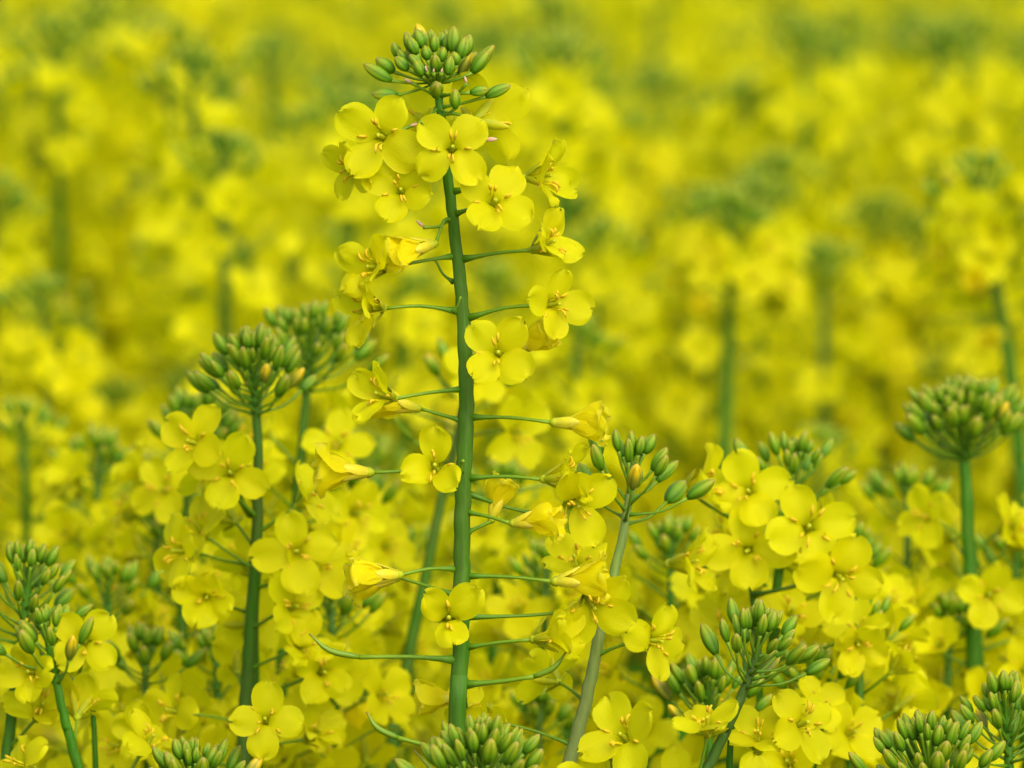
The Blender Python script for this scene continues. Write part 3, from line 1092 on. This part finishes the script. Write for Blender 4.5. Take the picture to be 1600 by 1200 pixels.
# plants that fill the space between the sharp ones, a hand's breadth behind them: pixel of the tip and depth scale
FILL = [
    (170, 905, .90, 'small flower head low in the gap left of the dark straight stem'), (245, 800, .87, 'blurred plant at the left, just beyond the leftward leaning bud head'),
    (560, 760, .88, 'blurred plant in the gap between the dark straight stem and the tallest stem'), (640, 850, .82, 'low blurred plant right behind the tallest stem, left side'),
    (520, 935, .92, 'low plant with flowers beside the left pod stalks of the tallest plant'), (850, 880, .89, 'low blurred plant right behind the tallest stem, right side'),
    (1045, 840, .90, 'blurred plant between the slanting pale stem and the largest flowers'), (1330, 850, .90, 'blurred plant right of the largest round flowers'),
    (1420, 760, .86, 'blurred plant left of the dense dark bud dome'), (1345, 960, .94, 'flowering plant below and right of the largest round flowers'),
     
    (840, 1100, .90, 'blurred bud head behind the bottom bud cluster'),
    (1270, 1040, .95, 'low flowering plant right of the leaning budded stem'), (1590, 860, .88, 'blurred plant cut by the right edge below the bud dome'),
    (230, 1010, .93, 'flowering plant left of the dark straight stem, low down'), (1480, 960, .90, 'blurred plant low beneath the dense dark bud dome'),
    (340, 1010, .91, 'plant with flowers tight behind the lower dark straight stem'),
 (900, 520, .74, 'blurred bud head right behind the tallest plant, beside its middle flowers'),
    (770, 435, .68, 'faint green bud head behind the tallest plant, above its middle'), 
     (290, 92, .44, 'far blurred bud head with a ring of yellow at the upper left'),
    (1258, 240, .48, 'far blurred grey green bud head at the upper right'), (350, 325, .52, 'far blurred bud head left of the tallest plant'),
    (150, 262, .50, 'far blurred bud head near the upper left edge'), (150, 700, .84, 'blurred plant at mid height at the left, in front of the far rows'),
    (40, 650, .78, 'blurred plant cut by the left edge at mid height'),
]
rf = random.Random(5)
for x, y, s, label in FILL:
    place('med' if s > .55 else 'far', at(x, y, s), rf, label, 'rapeseed plants filling the near rows' if s > .8 else 'rapeseed plants with a clear head in the blurred rows')

# blurred plants whose bare upright stems show
CLEAR = []
for px, s, nb, nf, hs, gap, thick, label in [
    ([(1140, 325), (1141, 420), (1136, 560), (1133, 700), (1132, 900), (1132, 1200)], .68, 34, 18, 1.3, .0012, 1.35, 'blurred plant with a clear dark upright stem, upper right of centre'),
    ([(1526, 262), (1543, 370), (1562, 480), (1580, 590), (1592, 720), (1600, 1000)], .72, 18, 22, 1.3, .0018, 1.3, 'blurred plant with a loose bud head and dark stem, near the upper right edge'),
    ([(735, 560), (715, 680), (690, 780), (665, 900), (640, 1020), (622, 1150), (612, 1400)], .89, 14, 5, 1.0, .0020, .85, 'leaning blurred green stem that passes behind the tallest stem'),
    ([(985, 190), (984, 300), (980, 420), (978, 600), (978, 900)], .52, 20, 22, 1.2, .0016, 1.2, 'blurred plant with a faint upright stem, right of the top flowers'),
]:
    p = Plan()
    pts = [at(x, y, s) for x, y in px]
    l_ = pts[-1]
    pts = spline(pts + [V((l_.x, l_.y, l_.z * 0.5)), V((l_.x, l_.y, -0.01))], 50)
    base = V((pts[-1].x, pts[-1].y, 0))
    pts = [q - base for q in pts]
    p.stems.append((pts, thick, 0.006))
    raceme(p, pts, rf, nb, nf, 2, hs, gap, facecam=.3, fs=1.1)
    o = emit_medium('rapeseed_plant', p, 1)
    o.location = base
    tag(o, label, 'rapeseed plant', 'rapeseed plants with a clear head in the blurred rows')
    for x, y in px[2:]:
        CLEAR.append((x, y, s))

# ------------------------------------------------------------------ the field beyond, plant by plant
spots = []
d = 2.32
while d < 5.9:
    half = 0.068 * d + 0.10
    step = (0.080 + 0.0045 * d) * (0.9 if 2.6 < d < 3.6 else 1.0)
    x = -half + rf.uniform(0, step)
    while x < half:
        sx, sy = x + rf.uniform(-.03, .03), d + rf.uniform(-.03, .03)
        # nothing grows right in front of the bare stems one can see, and the crop is patchy
        pxx = 800 + sx / sy * FPX
        hide = any(sy < DIST / cs - 0.06 and abs(pxx - cx_) < 90 for cx_, cy_, cs in CLEAR)
        patch = math.sin(sx * 11 + sy * 3.1) + math.sin(sx * 5.3 - sy * 7.7 + 1.3)
        if not hide and not (patch < -0.95 and rf.random() < 0.75) and not (sy < 2.8 and rf.random() < 0.22):
            spots.append((sx, sy))
        x += step
    d += step
print('spots', len(spots))


def zone(x, y):
    u = x / (0.068 * y)
    row = ('first blurred row' if y < 2.8 else 'second blurred row band' if y < 3.4 else
           'middle blurred rows' if y < 4.1 else 'far blurred rows' if y < 4.9 else 'farthest blurred rows')
    if y >= 2.8 and y < 3.4:
        row = 'blurred rows just beyond the first'
    side = ('by the left edge' if u < -.75 else 'left of the tallest plant' if u < -.35 else 'behind the tallest plant' if u < .08 else
            'right of the tallest plant' if u < .42 else 'well right of centre' if u < .75 else 'by the right edge')
    return 'yellow rapeseed plant in the %s, %s' % (row, side), 'plants in the %s, %s' % (row, side)


for x, y in spots:
    top = 1.185 + rf.gauss(0, 0.045) - (0.03 if y < 2.7 else 0)
    top = min(top, 1.25 if y > 2.8 else 1.18)
    if y < 2.85:
        # the nearest rows stay low: the view passes over them
        lim = 690 if x < -0.09 or x > 0.12 else 610
        ang = PITCH + (lim - 600) / FPX
        top = min(top, 1.4 - y * math.tan(ang) + rf.uniform(-.03, .006))
    if 2.85 <= y < 3.5:
        top = max(top, 1.165) + 0.012
    lab, grp = zone(x, y)
    place('med' if y < 2.75 else 'far', V((x, y, top)), rf, lab, grp)

# ------------------------------------------------------------------ the rest of the crop: beyond and to both sides, too many to count
def arrays(mb):
    co = np.array(mb.v, dtype=np.float32)
    tri = []
    mi = []
    for f, m_ in zip(mb.f, mb.m):
        for k in range(1, len(f) - 1):
            tri.append((f[0], f[k], f[k + 1]))
            mi.append(m_)
    return co, np.array(tri, dtype=np.int32), np.array(mi, dtype=np.int32), np.array(mb.al, dtype=np.float32), np.array(mb.ac, dtype=np.float32)


def mass(name, protos, placements, label, cat):
    cs, ts, ms, als, acs = [], [], [], [], []
    o_ = 0
    for (k, x, y, sc_, rz) in placements:
        co, tr, mi, al, ac = protos[k]
        c0, s0 = math.cos(rz), math.sin(rz)
        rm = np.array([[c0, s0, 0], [-s0, c0, 0], [0, 0, 1]], dtype=np.float32)
        cs.append((co * sc_) @ rm + np.array([x, y, 0], dtype=np.float32))
        ts.append(tr + o_)
        ms.append(mi); als.append(al); acs.append(ac)
        o_ += len(co)
    co = np.concatenate(cs); tr = np.concatenate(ts); mi = np.concatenate(ms)
    me = bpy.data.meshes.new(name)
    me.vertices.add(len(co)); me.vertices.foreach_set('co', co.ravel())
    me.loops.add(len(tr) * 3); me.loops.foreach_set('vertex_index', tr.ravel())
    me.polygons.add(len(tr)); me.polygons.foreach_set('loop_start', np.arange(0, len(tr) * 3, 3, dtype=np.int32))
    for k in MATS:
        me.materials.append(M[k])
    me.polygons.foreach_set('material_index', mi)
    me.polygons.foreach_set('use_smooth', np.ones(len(tr), dtype=bool))
    a = me.attributes.new('along', 'FLOAT', 'POINT'); a.data.foreach_set('value', np.concatenate(als))
    a = me.attributes.new('across', 'FLOAT', 'POINT'); a.data.foreach_set('value', np.concatenate(acs))
    me.update(calc_edges=True)
    me.validate()
    o = new(name, me)
    tag(o, label, cat, None, 'stuff')
    return o


LOWP = []
for k in range(4):
    p = full_plan(rb, 10, 16, 1, 3, gap=.007)
    s_, bl_, bd_ = merged(p)
    a = MB(); a.merge(s_, Matrix.Identity(4)); a.merge(bl_, Matrix.Identity(4)); a.merge(bd_, Matrix.Identity(4))
    LOWP.append(arrays(a))
pm = []
d = 2.0
while d < 9.5:
    half = 0.30 * d + 0.5
    st_ = 0.105 if d < 6 else 0.13
    x = -half
    while x < half:
        if abs(x) > 0.068 * d + 0.13 or d > 5.9:
            pm.append((rf.randrange(4), x + rf.uniform(-.04, .04), d + rf.uniform(-.04, .04), rf.gauss(.985, .03), rf.uniform(0, 6.28)))
        x += st_
    d += st_
print('mass', len(pm))
mass('far_rapeseed', LOWP, pm, 'yellow mass of rapeseed that fills the field beyond the separate plants', 'rapeseed field')

# leaves and bare lower shoots under the flowers
und = MB()
ru = random.Random(77)
for k in range(5200):
    y = ru.uniform(2.15, 7.0)
    x = ru.uniform(-1, 1) * (0.07 * y + 0.35)
    z = ru.uniform(.35, .98)
    az = ru.uniform(0, 6.28)
    leaf_mb(und, V((x, y, z)), V((math.cos(az), math.sin(az), ru.uniform(.2, 1.4))), ru.uniform(.05, .13), ru.uniform(.008, .022), ru, ru.uniform(.3, 1.2), 3)
o = new('undergrowth', und.mesh('undergrowth'))
tag(o, 'dark green rapeseed leaves filling the gaps low among the stems', 'foliage', None, 'stuff')
print('objects', len(bpy.data.objects))
